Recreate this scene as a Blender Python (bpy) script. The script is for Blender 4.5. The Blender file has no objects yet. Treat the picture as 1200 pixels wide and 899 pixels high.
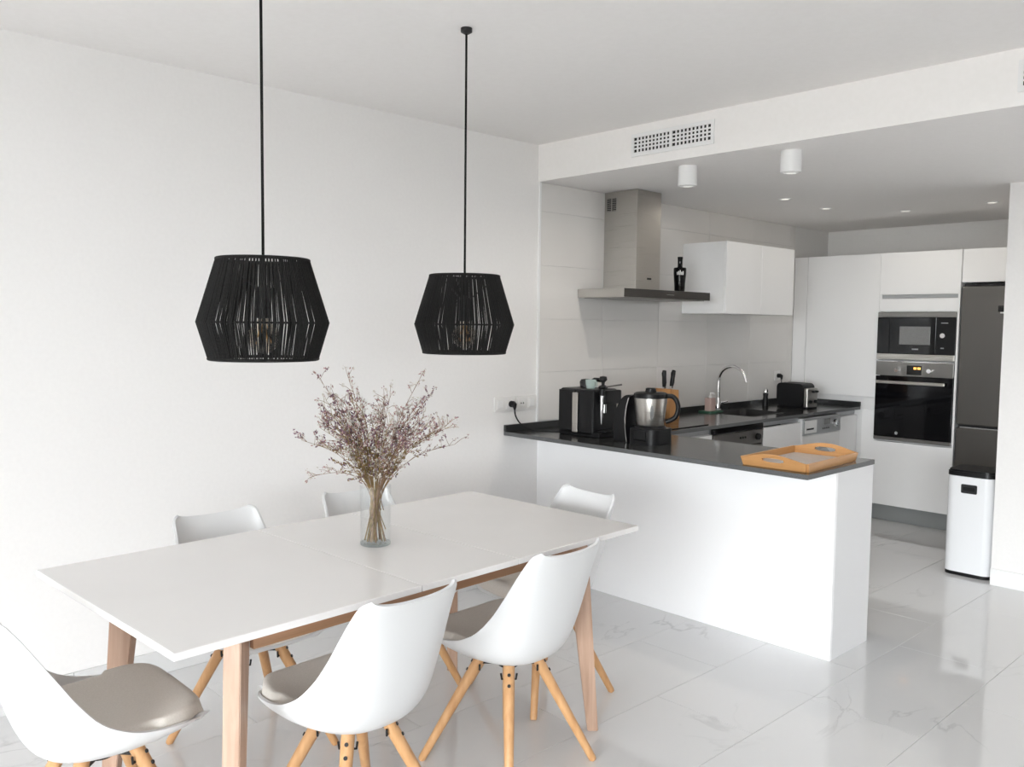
import bpy, bmesh, math, random
from mathutils import Vector, Matrix
R = math.radians
rnd = random.Random(7)
S = bpy.context.scene
COL = S.collection

# ------------------------------------------------------------------ camera
cam = bpy.data.objects.new('camera', bpy.data.cameras.new('camera'))
COL.objects.link(cam)
rt = Vector((0.6894253, 0.7242738, 0.0109648)); up = Vector((-0.0575122, 0.0396430, 0.9975574)); fw = Vector((-0.7220700, 0.6883720, -0.0689855))
m = Matrix.Identity(4)
for i in range(3):
    m[i][0] = rt[i]; m[i][1] = up[i]; m[i][2] = -fw[i]
m[0][3], m[1][3], m[2][3] = 3.68093, -3.72753, 1.53564
cam.matrix_world = m
cam.data.sensor_width = 36.0
cam.data.lens = 36.0 * 1003.87 / 1200.0
cam.data.clip_start = 0.05
S.camera = cam

# ------------------------------------------------------------------ world, daylight, exposure
SKY0, SKY1 = 11.5, 9.5
w = bpy.data.worlds.new('sky'); S.world = w; w.use_nodes = True
wn = w.node_tree.nodes; bg = wn['Background']
bg.inputs[0].default_value = (0.95, 0.975, 1.0, 1)
# overcast sky, brighter towards the zenith
tc_ = wn.new('ShaderNodeTexCoord'); sx_ = wn.new('ShaderNodeSeparateXYZ'); mr_ = wn.new('ShaderNodeMapRange')
w.node_tree.links.new(tc_.outputs['Generated'], sx_.inputs[0]); w.node_tree.links.new(sx_.outputs[2], mr_.inputs[0])
mr_.inputs['From Min'].default_value = 0.0; mr_.inputs['From Max'].default_value = 1.0
mr_.inputs['To Min'].default_value = SKY0; mr_.inputs['To Max'].default_value = SKY1
w.node_tree.links.new(mr_.outputs[0], bg.inputs[1])
S.view_settings.view_transform = 'Standard'; S.view_settings.look = 'None'
S.view_settings.exposure = 1.43; S.view_settings.gamma = 1.0; S.view_settings.use_curve_mapping = False
S.cycles.max_bounces = 12; S.cycles.diffuse_bounces = 8; S.cycles.glossy_bounces = 6
S.cycles.transparent_max_bounces = 16; S.cycles.transmission_bounces = 8
S.cycles.caustics_reflective = False; S.cycles.caustics_refractive = False
S.cycles.sample_clamp_indirect = 6.0
S.cycles.use_denoising = True

RX, RY = 8.5, -8.6          # right wall, window wall behind the camera
ZC, ZK = 2.609, 2.392       # ceiling, lowered kitchen ceiling
def portal(loc, rot, sx, sy):      # guides the sky light through the glazed wall
    l = bpy.data.lights.new('window_portal', 'AREA'); l.shape = 'RECTANGLE'; l.size = sx; l.size_y = sy
    l.cycles.is_portal = True
    o = bpy.data.objects.new('window_portal', l); o.location = loc; o.rotation_euler = rot; COL.objects.link(o)
portal((5.3, RY - 0.02, 1.24), (R(90), 0, 0), 5.8, 2.45)

# ------------------------------------------------------------------ materials
MATS = {}
def mat(name, col, rough=0.5, metal=0.0, spec=0.5, coat=0.0, trans=0.0, emit=None, ior=1.45):
    mt = bpy.data.materials.new(name); mt.use_nodes = True
    b = mt.node_tree.nodes['Principled BSDF']
    b.inputs['Base Color'].default_value = (*col, 1); b.inputs['Roughness'].default_value = rough
    b.inputs['Metallic'].default_value = metal; b.inputs['Specular IOR Level'].default_value = spec
    b.inputs['Coat Weight'].default_value = coat; b.inputs['Transmission Weight'].default_value = trans
    b.inputs['IOR'].default_value = ior
    if emit: b.inputs['Emission Color'].default_value = (*emit[0], 1); b.inputs['Emission Strength'].default_value = emit[1]
    MATS[name] = mt
    return mt
def nd(mt, t, **k):
    n = mt.node_tree.nodes.new(t)
    for a, v in k.items(): setattr(n, a, v)
    return n
def lk(mt, a, b): mt.node_tree.links.new(a, b)
def vary(mt, coord='Object', scale=(1, 1, 1), nscale=5.0, c1=None, c2=None, detail=4, bump=0.0, dist=0.0, rough=None, lo=.35, hi=.65):
    """noise driven colour, relief and gloss variation"""
    b = mt.node_tree.nodes['Principled BSDF']
    if coord == 'World':
        src = nd(mt, 'ShaderNodeNewGeometry').outputs['Position']
    else:
        src = nd(mt, 'ShaderNodeTexCoord').outputs[coord]
    mp = nd(mt, 'ShaderNodeMapping'); mp.inputs['Scale'].default_value = scale; lk(mt, src, mp.inputs[0])
    n = nd(mt, 'ShaderNodeTexNoise'); n.inputs['Scale'].default_value = nscale; n.inputs['Detail'].default_value = detail
    n.inputs['Distortion'].default_value = dist; lk(mt, mp.outputs[0], n.inputs['Vector'])
    if c1:
        r = nd(mt, 'ShaderNodeValToRGB'); r.color_ramp.elements[0].position = lo; r.color_ramp.elements[1].position = hi
        r.color_ramp.elements[0].color = (*c1, 1); r.color_ramp.elements[1].color = (*c2, 1)
        lk(mt, n.outputs[0], r.inputs[0]); lk(mt, r.outputs[0], b.inputs['Base Color'])
    if rough:
        q = nd(mt, 'ShaderNodeMapRange'); q.inputs['To Min'].default_value = rough[0]; q.inputs['To Max'].default_value = rough[1]
        lk(mt, n.outputs[0], q.inputs[0]); lk(mt, q.outputs[0], b.inputs['Roughness'])
    if bump:
        u = nd(mt, 'ShaderNodeBump'); u.inputs['Strength'].default_value = bump; u.inputs['Distance'].default_value = 0.002
        lk(mt, n.outputs[0], u.inputs['Height']); lk(mt, u.outputs[0], b.inputs['Normal'])
    return n

WALL = mat('wall_paint', (.83, .818, .81), .85, spec=.2); vary(WALL, 'World', nscale=60, c1=(.823, .811, .803), c2=(.837, .825, .817), bump=.02)
CEIL = mat('ceiling_paint', (.87, .852, .838), .9, spec=.15); vary(CEIL, 'World', nscale=40, c1=(.863, .845, .83), c2=(.877, .859, .846), bump=.04)
WHITE = mat('white_lacquer', (.90, .90, .905), .32); vary(WHITE, nscale=12, rough=(.31, .33))
WHITE2 = mat('white_satin', (.82, .82, .82), .4); vary(WHITE2, nscale=8, rough=(.36, .44))
PENE = mat('white_panel_shaded', (.75, .75, .76), .45); vary(PENE, nscale=8, rough=(.4, .5))  # shade of the peninsula end put into a darker white
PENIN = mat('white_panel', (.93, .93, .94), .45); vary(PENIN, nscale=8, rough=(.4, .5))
TTOP = mat('table_lacquer', (.84, .822, .812), .22); vary(TTOP, 'World', nscale=6, rough=(.18, .28))
SHELL = mat('white_plastic', (.715, .72, .725), .35); vary(SHELL, nscale=9, rough=(.3, .4))
CUSH = mat('beige_leatherette', (.60, .565, .515), .62); vary(CUSH, nscale=220, c1=(.64, .60, .55), c2=(.69, .65, .60), bump=.08)
STEEL = mat('brushed_steel', (.50, .48, .45), .3, 1.0); vary(STEEL, scale=(1, 1, 160), nscale=3, rough=(.22, .38), bump=.02)
STEELD = mat('dark_steel', (.26, .25, .24), .34, 1.0); vary(STEELD, scale=(1, 160, 1), nscale=3, rough=(.26, .42))
HOODF = mat('hood_front', (.10, .095, .09), .34, .9); vary(HOODF, scale=(1, 1, 90), nscale=3, rough=(.28, .4))
FRIDGE = mat('fridge_steel', (.145, .138, .13), .32, 1.0); vary(FRIDGE, scale=(60, 60, 1), nscale=3, rough=(.26, .4))
CHROME = mat('chrome', (.78, .78, .79), .08, 1.0); vary(CHROME, nscale=20, rough=(.05, .12))
BLACKP = mat('black_plastic', (.009, .009, .010), .3, spec=.28); vary(BLACKP, nscale=30, rough=(.3, .42))
BLACKG = mat('black_glass', (.005, .005, .006), .05, spec=.32); vary(BLACKG, nscale=4, rough=(.03, .07))
BLACKM = mat('black_metal', (.015, .015, .016), .45); vary(BLACKM, nscale=40, rough=(.4, .5))
STRING = mat('black_cord', (.012, .011, .011), .8, spec=.2); vary(STRING, nscale=300, c1=(.009, .009, .009), c2=(.018, .017, .016))
GRAN = mat('black_granite', (.03, .031, .032), .15, spec=.8); vary(GRAN, 'World', nscale=420, c1=(.022, .023, .024), c2=(.044, .045, .046), detail=2, rough=(.12, .2))
GRANE = mat('granite_edge', (.06, .062, .064), .4); vary(GRANE, 'World', nscale=300, c1=(.075, .078, .08), c2=(.115, .118, .12), detail=2)
MWS = mat('microwave_window', (.19, .19, .19), .25, spec=.6); vary(MWS, nscale=300, c1=(.17, .17, .17), c2=(.22, .22, .22))
PLINTH = mat('plinth_grey', (.33, .345, .345), .35, .3); vary(PLINTH, nscale=20, rough=(.3, .4))
SILV = mat('silver_plastic', (.42, .43, .44), .35, .5); vary(SILV, nscale=20, rough=(.3, .4))
PLATE = mat('switch_plate', (.80, .79, .78), .4); vary(PLATE, nscale=9, rough=(.35, .45))
DARK = mat('dark_hollow', (.03, .03, .03), .8); vary(DARK, nscale=30, rough=(.75, .85))
LENS = mat('lamp_lens', (.8, .78, .72), .4, emit=((1, .95, .86), .42)); vary(LENS, nscale=9, rough=(.35, .45))
LED = mat('display_amber', (.1, .03, 0), .4, emit=((1, .42, .08), 2.0)); vary(LED, nscale=9, rough=(.35, .45))
FILA = mat('bulb_filament', (.45, .25, .08), .3, .8); vary(FILA, nscale=9, rough=(.25, .35))
GREYW = mat('bounce_cut_grey', (.30, .285, .27), .85, spec=.2); vary(GREYW, 'World', nscale=60, c1=(.29, .275, .26), c2=(.31, .295, .28), bump=.05)
GROUT = mat('floor_grout', (.60, .60, .59), .9); vary(GROUT, 'World', nscale=200, c1=(.58, .58, .57), c2=(.63, .63, .62))
GROUTW = mat('wall_grout', (.72, .71, .70), .9); vary(GROUTW, 'World', nscale=200, c1=(.70, .69, .68), c2=(.74, .73, .72))
WTILE = mat('wall_tile_glaze', (.74, .72, .70), .22); vary(WTILE, 'World', nscale=2.0, c1=(.73, .71, .69), c2=(.75, .73, .71), rough=(.18, .26))
SOAP = mat('pink_soap', (.75, .55, .50), .2, trans=.3); vary(SOAP, nscale=9, rough=(.15, .25))
GREEN = mat('green_plastic', (.03, .10, .06), .5); vary(GREEN, nscale=9, rough=(.45, .55))
MINT = mat('mint_glass', (.62, .74, .70), .15, trans=.35); vary(MINT, nscale=9, rough=(.1, .2))
BINW = mat('bin_white', (.80, .81, .83), .25); vary(BINW, nscale=9, rough=(.2, .3))
GROUND = mat('outside_ground_dark', (.25, .24, .22), .8); vary(GROUND, 'World', nscale=4, c1=(.22, .21, .19), c2=(.28, .27, .25))
MAUVE = mat('mauve_petals', (.20, .12, .15), .8, spec=.2); vary(MAUVE, 'World', nscale=160, c1=(.12, .07, .10), c2=(.30, .18, .22))
ROSE = mat('rose_petals', (.42, .25, .25), .8, spec=.2); vary(ROSE, 'World', nscale=160, c1=(.36, .20, .20), c2=(.52, .34, .33))
CREAM = mat('cream_petals', (.70, .64, .58), .8, spec=.2); vary(CREAM, 'World', nscale=160, c1=(.62, .56, .50), c2=(.76, .72, .68))
OLIVE = mat('dry_stalk', (.24, .17, .08), .8, spec=.2); vary(OLIVE, 'World', nscale=60, c1=(.18, .13, .05), c2=(.32, .22, .10))
BRUSH = mat('twig_brown', (.33, .22, .15), .8, spec=.2); vary(BRUSH, 'World', nscale=60, c1=(.17, .10, .06), c2=(.32, .21, .14))
def wood(name, c1, c2, rough, ax=2, nscale=9, s=14):
    mt = mat(name, c1, rough)
    sc = [s, s, s]; sc[ax] = 1.0
    vary(mt, 'Object', tuple(sc), nscale * .35, c1, c2, detail=6, dist=.6, bump=.06, lo=.3, hi=.7)
    return mt
BEECH = wood('beech_leg', (.50, .265, .115), (.62, .36, .175), .38)
WAL = wood('table_leg_wood', (.42, .27, .19), (.56, .385, .29), .42)
WALX = wood('table_rail_wood', (.31, .165, .09), (.42, .24, .14), .42, ax=1)
WALY = wood('table_end_rail_wood', (.31, .165, .09), (.42, .24, .14), .42, ax=0)
BAMB = wood('bamboo', (.50, .25, .09), (.61, .33, .14), .35, ax=0, s=20)
BAMBY = wood('bamboo_long', (.50, .25, .09), (.61, .33, .14), .35, ax=1, s=20)
BLOCK = wood('knife_block_wood', (.50, .24, .09), (.62, .33, .14), .4)
TRAYB = mat('tray_mat_grey', (.44, .41, .40), .35); vary(TRAYB, nscale=60, c1=(.42, .39, .38), c2=(.48, .45, .43))

def marble(name, base, vein, rough):
    mt = mat(name, base, rough, spec=.75)
    b = mt.node_tree.nodes['Principled BSDF']
    pos = nd(mt, 'ShaderNodeNewGeometry').outputs['Position']
    n1 = nd(mt, 'ShaderNodeTexNoise'); n1.inputs['Scale'].default_value = 1.7; n1.inputs['Detail'].default_value = 7; n1.inputs['Distortion'].default_value = 1.4
    n2 = nd(mt, 'ShaderNodeTexNoise'); n2.inputs['Scale'].default_value = 1.3; n2.inputs['Detail'].default_value = 3
    mp = nd(mt, 'ShaderNodeMapping'); mp.inputs['Rotation'].default_value = (0, 0, R(30)); mp.inputs['Scale'].default_value = (1.6, .8, 1); lk(mt, pos, mp.inputs[0])
    lk(mt, mp.outputs[0], n1.inputs['Vector']); lk(mt, pos, n2.inputs['Vector'])
    a = nd(mt, 'ShaderNodeMath', operation='SUBTRACT'); a.inputs[1].default_value = .5; lk(mt, n1.outputs[0], a.inputs[0])
    ab = nd(mt, 'ShaderNodeMath', operation='ABSOLUTE'); lk(mt, a.outputs[0], ab.inputs[0])
    v = nd(mt, 'ShaderNodeMapRange'); v.inputs['From Min'].default_value = 0; v.inputs['From Max'].default_value = .02
    v.inputs['To Min'].default_value = .8; v.inputs['To Max'].default_value = 0; lk(mt, ab.outputs[0], v.inputs[0])
    k = nd(mt, 'ShaderNodeMapRange'); k.inputs['From Min'].default_value = .55; k.inputs['From Max'].default_value = .72; lk(mt, n2.outputs[0], k.inputs[0])
    f = nd(mt, 'ShaderNodeMath', operation='MULTIPLY'); lk(mt, v.outputs[0], f.inputs[0]); lk(mt, k.outputs[0], f.inputs[1])
    mx = nd(mt, 'ShaderNodeMix', data_type='RGBA'); mx.inputs[6].default_value = (*base, 1); mx.inputs[7].default_value = (*vein, 1)
    lk(mt, f.outputs[0], mx.inputs[0]); lk(mt, mx.outputs[2], b.inputs['Base Color'])
    return mt
FLOOR = marble('marble_tile', (.71, .71, .715), (.50, .50, .51), .06)
SKIRT = marble('marble_skirting', (.66, .66, .66), (.45, .45, .46), .2)

def clear_glass(name, tint=(1, 1, 1), refl=.12):
    """thin clear pane: straight-through light with mirror reflection by angle"""
    mt = bpy.data.materials.new(name); mt.use_nodes = True
    t = mt.node_tree; t.nodes.remove(t.nodes['Principled BSDF'])
    tr = nd(mt, 'ShaderNodeBsdfTransparent'); tr.inputs[0].default_value = (*tint, 1)
    gl = nd(mt, 'ShaderNodeBsdfGlossy'); gl.inputs['Roughness'].default_value = .02
    lw = nd(mt, 'ShaderNodeLayerWeight'); lw.inputs[0].default_value = .25
    mr = nd(mt, 'ShaderNodeMapRange'); mr.inputs['To Min'].default_value = .03; mr.inputs['To Max'].default_value = refl + .5
    mx = nd(mt, 'ShaderNodeMixShader'); lk(mt, lw.outputs['Facing'], mr.inputs[0]); lk(mt, mr.outputs[0], mx.inputs[0])
    lk(mt, tr.outputs[0], mx.inputs[1]); lk(mt, gl.outputs[0], mx.inputs[2]); lk(mt, mx.outputs[0], t.nodes['Material Output'].inputs[0])
    return mt
PANE = clear_glass('window_pane', (.97, .98, .98), .0)
BULB = clear_glass('bulb_glass', (.95, .9, .82), .1)
VASEB = clear_glass('vase_base_glass', (.80, .83, .83), -.1)
VASE = clear_glass('vase_glass', (.985, .99, .99), -.22)

# ------------------------------------------------------------------ mesh helpers
class MB:
    def __init__(s): s.bm = bmesh.new(); s.mi = 0
    def _set(s, fs):
        for f in fs: f.material_index = s.mi; f.smooth = True
    def box(s, x0, x1, y0, y1, z0, z1, bev=0.0, seg=2, mt=None):
        c = Matrix.Translation(((x0 + x1) / 2, (y0 + y1) / 2, (z0 + z1) / 2)) @ Matrix.Diagonal((abs(x1 - x0), abs(y1 - y0), abs(z1 - z0), 1))
        if mt is not None: c = mt @ c
        old = set(s.bm.faces)
        r = bmesh.ops.create_cube(s.bm, size=1, matrix=c); vs = r['verts']
        if bev > 0:
            es = list(set(e for v in vs for e in v.link_edges))
            bmesh.ops.bevel(s.bm, geom=es, offset=bev, segments=seg, affect='EDGES', profile=.5)
        fs = [f for f in s.bm.faces if f not in old]
        s._set(fs)
        for f in fs: f.smooth = False
        return s
    def cyl(s, p0, p1, r0, r1=None, n=24, caps=True):
        r1 = r0 if r1 is None else r1
        return s.tube([p0, p1], [r0, r1], n, caps)
    def tube(s, pts, rad, n=12, caps=True):
        pts = [Vector(p) for p in pts]
        if not isinstance(rad, (list, tuple)): rad = [rad] * len(pts)
        ref = None; rings = []
        for i, p in enumerate(pts):
            a = pts[max(i - 1, 0)]; b = pts[min(i + 1, len(pts) - 1)]
            t = (b - a).normalized()
            if ref is None:
                ref = Vector((0, 0, 1)) if abs(t.z) < .9 else Vector((1, 0, 0))
            e1 = (ref - t * ref.dot(t)).normalized(); e2 = t.cross(e1); ref = e1
            rings.append([s.bm.verts.new(p + (e1 * math.cos(2 * math.pi * k / n) + e2 * math.sin(2 * math.pi * k / n)) * rad[i]) for k in range(n)])
        fs = []
        for A, B in zip(rings, rings[1:]):
            for k in range(n): fs.append(s.bm.faces.new((A[k], A[(k + 1) % n], B[(k + 1) % n], B[k])))
        if caps:
            fs.append(s.bm.faces.new(rings[0][::-1])); fs.append(s.bm.faces.new(rings[-1]))
        s._set(fs)
        if caps: fs[-1].smooth = fs[-2].smooth = False
        return s
    def lathe(s, prof, c=(0, 0, 0), n=32, closed=False, sx=1, sy=1):
        """prof: (r,z) from bottom to top; r 0 makes a pole"""
        rings = []
        for r, z in prof:
            if r <= 1e-6: rings.append([s.bm.verts.new((c[0], c[1], c[2] + z))])
            else: rings.append([s.bm.verts.new((c[0] + sx * r * math.cos(2 * math.pi * k / n), c[1] + sy * r * math.sin(2 * math.pi * k / n), c[2] + z)) for k in range(n)])
        fs = []
        pr = list(zip(rings, rings[1:])) + ([(rings[-1], rings[0])] if closed else [])
        for A, B in pr:
            for k in range(n):
                k2 = (k + 1) % n
                if len(A) == 1 and len(B) == 1: break
                if len(A) == 1: fs.append(s.bm.faces.new((A[0], B[k2], B[k])))
                elif len(B) == 1: fs.append(s.bm.faces.new((A[k], A[k2], B[0])))
                else: fs.append(s.bm.faces.new((A[k], A[k2], B[k2], B[k])))
        s._set(fs); return s
    def prism(s, poly, d0, d1, axis='z'):
        """extrude a 2-D polygon: axis z (x,y), x (y,z), y (x,z)"""
        def P(a, b, d): return {'z': (a, b, d), 'x': (d, a, b), 'y': (a, d, b)}[axis]
        A = [s.bm.verts.new(P(a, b, d0)) for a, b in poly]; B = [s.bm.verts.new(P(a, b, d1)) for a, b in poly]
        n = len(poly); fs = [s.bm.faces.new(A[::-1]), s.bm.faces.new(B)]
        for k in range(n): fs.append(s.bm.faces.new((A[k], A[(k + 1) % n], B[(k + 1) % n], B[k])))
        s._set(fs); fs[0].smooth = fs[1].smooth = False
        return s
    def grid(s, P):
        V = [[s.bm.verts.new(p) for p in row] for row in P]; fs = []
        for i in range(len(V) - 1):
            for j in range(len(V[0]) - 1): fs.append(s.bm.faces.new((V[i][j], V[i + 1][j], V[i + 1][j + 1], V[i][j + 1])))
        s._set(fs); return V
    def done(s, name, mats, parent=None, ang=35, recalc=True, **tags):
        if recalc: bmesh.ops.recalc_face_normals(s.bm, faces=s.bm.faces[:])
        for e in s.bm.edges:
            if len(e.link_faces) == 2 and e.calc_face_angle(0) > R(ang): e.smooth = False
        me = bpy.data.meshes.new(name); s.bm.to_mesh(me); s.bm.free()
        for q in (mats if isinstance(mats, (list, tuple)) else [mats]): me.materials.append(q)
        o = bpy.data.objects.new(name, me); COL.objects.link(o)
        if parent: o.parent = parent
        return tag(o, **tags)
def tag(o, label=None, cat=None, group=None, kind=None):
    if label: o['label'] = label
    if cat: o['category'] = cat
    if group: o['group'] = group
    if kind: o['kind'] = kind
    return o
def thing(name, loc, label, cat, rz=0.0, group=None):
    o = bpy.data.objects.new(name, None); COL.objects.link(o); o.empty_display_size = .05
    o.location = loc; o.rotation_euler = (0, 0, rz)
    return tag(o, label, cat, group)
def B(name, mt, parent, x0, x1, y0, y1, z0, z1, bev=0.0, **k):
    return MB().box(x0, x1, y0, y1, z0, z1, bev).done(name, mt, parent, **k)
def dup(root, loc, rz, label=None):
    r = root.copy(); COL.objects.link(r); r.location = loc; r.rotation_euler = (0, 0, rz)
    if label: r['label'] = label
    for ch in list(root.children):
        c = ch.copy(); COL.objects.link(c); c.parent = r
        for g in list(ch.children):
            d = g.copy(); COL.objects.link(d); d.parent = c
    return r
def rrect(x0, x1, y0, y1, r, n=6, corners=(1, 1, 1, 1)):
    P = []
    for i, (cx, cy, a0) in enumerate(((x1 - r, y0 + r, -90), (x1 - r, y1 - r, 0), (x0 + r, y1 - r, 90), (x0 + r, y0 + r, 180))):
        if corners[i]:
            for k in range(n + 1):
                a = R(a0 + 90 * k / n); P.append((cx + r * math.cos(a), cy + r * math.sin(a)))
        else:
            P.append(((x1, y0), (x1, y1), (x0, y1), (x0, y0))[i])
    return P

# ------------------------------------------------------------------ room shell
ST = 'structure'
YB = 3.69
fl = B('floor', GROUT, None, -.1, RX + .1, RY - .1, YB + .1, -.12, -.004, kind=ST)
TX, TY = .445, .89
tm = MB().box(-TX / 2 + .0008, TX / 2 - .0008, -TY / 2 + .0008, TY / 2 - .0008, -.012, 0, .0006, 1).done('tile', FLOOR, fl)
first = True
col = 0; x0 = .71 - 2 * TX
for i in range(22):
    xa = x0 + i * TX
    off = (i % 2) * TY / 2
    ya = RY - .3 + (off + .0)
    while ya < YB:
        cx, cy = xa + TX / 2, ya + TY / 2
        if -.12 < cx < RX + .12 and RY - .2 < cy < YB + .2:
            if first: o = tm; first = False
            else:
                o = tm.copy(); COL.objects.link(o)
            o.location = (cx, cy, 0)
        ya += TY
B('wall_left', WALL, None, -.15, 0, RY - .15, YB + .15, 0, ZC, kind=ST)
B('wall_back', WALL, None, 0, RX, YB, YB + .15, 0, ZC, kind=ST)
B('wall_partition', WALL, None, 2.005, RX, 1.88, YB, 0, ZK, kind=ST)
B('ceiling', CEIL, None, -.15, RX + .15, RY - .15, YB + .15, ZC, ZC + .12, kind=ST)
B('ceiling', CEIL, None, 0, RX, -.02, YB, ZK, ZC, kind=ST)
# window wall behind the camera and right wall, greyed to cut bounce light
mb = MB(); mb.box(-.15, 2.4, RY - .15, RY, 0, ZC); mb.box(8.2, RX + .15, RY - .15, RY, 0, ZC); mb.box(2.4, 8.2, RY - .15, RY, 2.45, ZC)
mb.done('wall_front', GREYW, None, kind=ST)
mb = MB(); mb.box(RX, RX + .15, RY, YB, 0, ZC)
mb.done('wall_right', GREYW, None, kind=ST)
def window(name, a0, a1, n, axis):
    t = bpy.data.objects.new(name, None); COL.objects.link(t); t['kind'] = ST
    wd = (a1 - a0) / n
    for i in range(n):
        p, q = a0 + i * wd, a0 + (i + 1) * wd
        f = MB(); g = MB()
        def bx(mm, u0, u1, z0, z1, t0, t1):
            if axis == 'x': mm.box(u0, u1, RY - .1 + t0, RY - .1 + t1, z0, z1)
            else: mm.box(RX + .04 + t0, RX + .04 + t1, u0, u1, z0, z1)
        bx(f, p, p + .05, .0, 2.45, 0, .05); bx(f, q - .05, q, 0, 2.45, 0, .05); bx(f, p + .05, q - .05, 0, .06, 0, .05); bx(f, p + .05, q - .05, 2.29, 2.45, 0, .05)
        bx(g, p + .05, q - .05, .06, 2.39, .02, .026)
        fr = f.done('window_frame', WHITE2, t); g.done('window_pane', PANE, fr)
window('window_1', 2.4, 8.2, 5, 'x')
B('floor_unseen_ground', GROUND, None, -80, 80, -120, RY - .16, -.2, -.05, kind=ST)  # added unseen ground, wide and dark to block light from below the horizon
# skirting
bl = bpy.data.objects.new('baseboard_left', None); COL.objects.link(bl); bl['kind'] = ST
sk = None; y = -.003
while y - .887 > RY:
    if sk is None: sk = MB().box(0, .010, -.8865, 0, .0005, .104, .001, 1).done('skirting_tile', SKIRT, bl); o = sk
    else: o = sk.copy(); COL.objects.link(o)
    o.location = (0.0005, y, 0); y -= .8885
B('baseboard_partition', WHITE2, None, 2.005, RX - .001, 1.868, 1.8795, .0005, .10, .001, kind=ST)
B('trim_1', WHITE2, None, .0005, .0125, -.016, -.001, .943, ZK - .001, .001, kind=ST)
# wall tiles behind the kitchen run
wt = B('wall_kitchen', GROUTW, None, .0, .004, 0, YB - .001, .9, ZK - .0005, kind=ST)
zs = [.945, 1.245, 1.570, 1.895, 2.220, ZK - .001]; ys = [0.0, .59, 1.19, 1.795, 2.40, 3.005, 3.088]
cache = {}
for a, b in zip(zs, zs[1:]):
    for c, d in zip(ys, ys[1:]):
        key = (round(b - a, 3), round(d - c, 3))
        if key not in cache:
            o = MB().box(.0035, .009, .001, d - c - .001, .001, b - a - .001, .0008, 1).done('wall_tile', WTILE, wt); cache[key] = o
        else:
            o = cache[key].copy(); COL.objects.link(o)
        o.location = (0, c, a)

# ------------------------------------------------------------------ peninsula, counter, sink
HC, TC = .9016, .023
t = thing('kitchen_peninsula', (0, 0, 0), 'white kitchen peninsula wall under the dark counter, between table and kitchen', 'counter base')
B('carcass', WHITE2, t, .012, 1.893, .0205, .3845, .001, HC - TC - .0005)
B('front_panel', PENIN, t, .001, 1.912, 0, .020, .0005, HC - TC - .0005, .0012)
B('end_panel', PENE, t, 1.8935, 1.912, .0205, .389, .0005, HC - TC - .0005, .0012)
t = thing('countertop', (0, 0, 0), 'black granite countertop wrapping from the peninsula along the tiled wall', 'countertop')
def slab(mb, x0, x1, y0, y1): mb.box(x0, x1, y0, y1, HC - TC, HC, .002, 2)
mb = MB()
slab(mb, .0005, 1.919, -.282, .385)
o = mb.done('peninsula_slab', [GRAN, GRANE], t)
for p in o.data.polygons:
    if abs(p.normal.z) < .8: p.material_index = 1
mb = MB()
for q in ((.010, .626, .3855, 1.68), (.010, .13, 1.68, 2.12), (.50, .626, 1.68, 2.12), (.010, .626, 2.12, 3.088)):
    mb.box(*q, HC - TC, HC)
o = mb.done('wall_run_slab', [GRAN, GRANE], t)
for p in o.data.polygons:
    if abs(p.normal.z) < .8: p.material_index = 1
o = MB().box(.0005, .020, -.282, -.0005, HC + .0003, .941, .001).box(.0095, .020, -.0005, 3.069, HC + .0003, .941, .001).done('upstand', GRAN, t)
B('upstand', GRAN, t, .010, .629, 3.0695, 3.0885, HC + .0003, .941, .001)
t = thing('kitchen_sink', (.315, 1.90, HC), 'black sink let into the wall-side counter in front of the chrome tap', 'sink')
mb = MB(); r = .19; hx, hy = .18, .215
P = []
for k, (z, s_) in enumerate(((.002, 1.03), (.004, 1.0), (-.002, .985), (-.15, .93), (-.17, .86), (-.172, .1))):
    P.append([Vector((x * s_, y * s_, z)) for x, y in rrect(-hx, hx, -hy, hy, .05) + [rrect(-hx, hx, -hy, hy, .05)[0]]])
mb.grid(P); mb.done('basin', BLACKM, t)
MB().lathe([(.0, -.169), (.03, -.169), (.034, -.1715)]).done('drain', CHROME, t)

def label_unit(name, y0, y1, label):
    t = thing(name, (0, 0, 0), label, 'cabinet', group=None); return t
XF = .600
def base_cab(y0, y1, label, top=HC - TC - .001):
    t = thing('base_cabinet', (.3, (y0 + y1) / 2, 0), label, 'cabinet')
    h = (y1 - y0) / 2
    B('carcass', WHITE2, t, -.285, .279, -h + .001, h - .001, .10, top if top < .8 else .84)
    B('door', WHITE, t, .280, .300, -h + .0015, h - .0015, .105, .835, .0015)
    B('grip_rail', SILV, t, .255, .279, -h + .001, h - .001, .842, HC - TC - .001, .001)
    B('plinth', PLINTH, t, .20, .215, -h + .001, h - .001, .0005, .0995)
    return t
base_cab(.392, 1.000, 'white base cabinet under the hob, nearest to the peninsula corner')
base_cab(1.625, 2.160, 'white base cabinet under the sink between dishwasher and washing machine', .70)
base_cab(2.765, 3.088, 'narrow white base cabinet in the far corner right of the washing machine')
t = thing('dishwasher', (.3, 1.3125, 0), 'dishwasher with dark steel control panel and knob under the counter', 'dishwasher')
B('body', SILV, t, -.285, .278, -.307, .307, .01, .868)
B('door', STEELD, t, .279, .300, -.307, .307, .10, .73, .002)
B('control_panel', STEELD, t, .279, .303, -.300, .300, .735, .83, .003)
B('top_strip', BLACKG, t, .279, .312, -.303, .303, .834, .874, .008)
B('edge_strip', CHROME, t, .279, .306, .302, .309, .70, .872, .001, label='bright edge strip at the right side')
MB().cyl((.303, .235, .783), (.322, .235, .783), .024, .021).done('knob', BLACKP, t)
for k in range(3): MB().cyl((.303, .02 + .03 * k, .79), (.308, .02 + .03 * k, .79), .007).done('button', BLACKP, t)
t = thing('washing_machine', (.32, 2.4625, 0), 'white washing machine with knob and display built in under the counter', 'washing machine')
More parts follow.
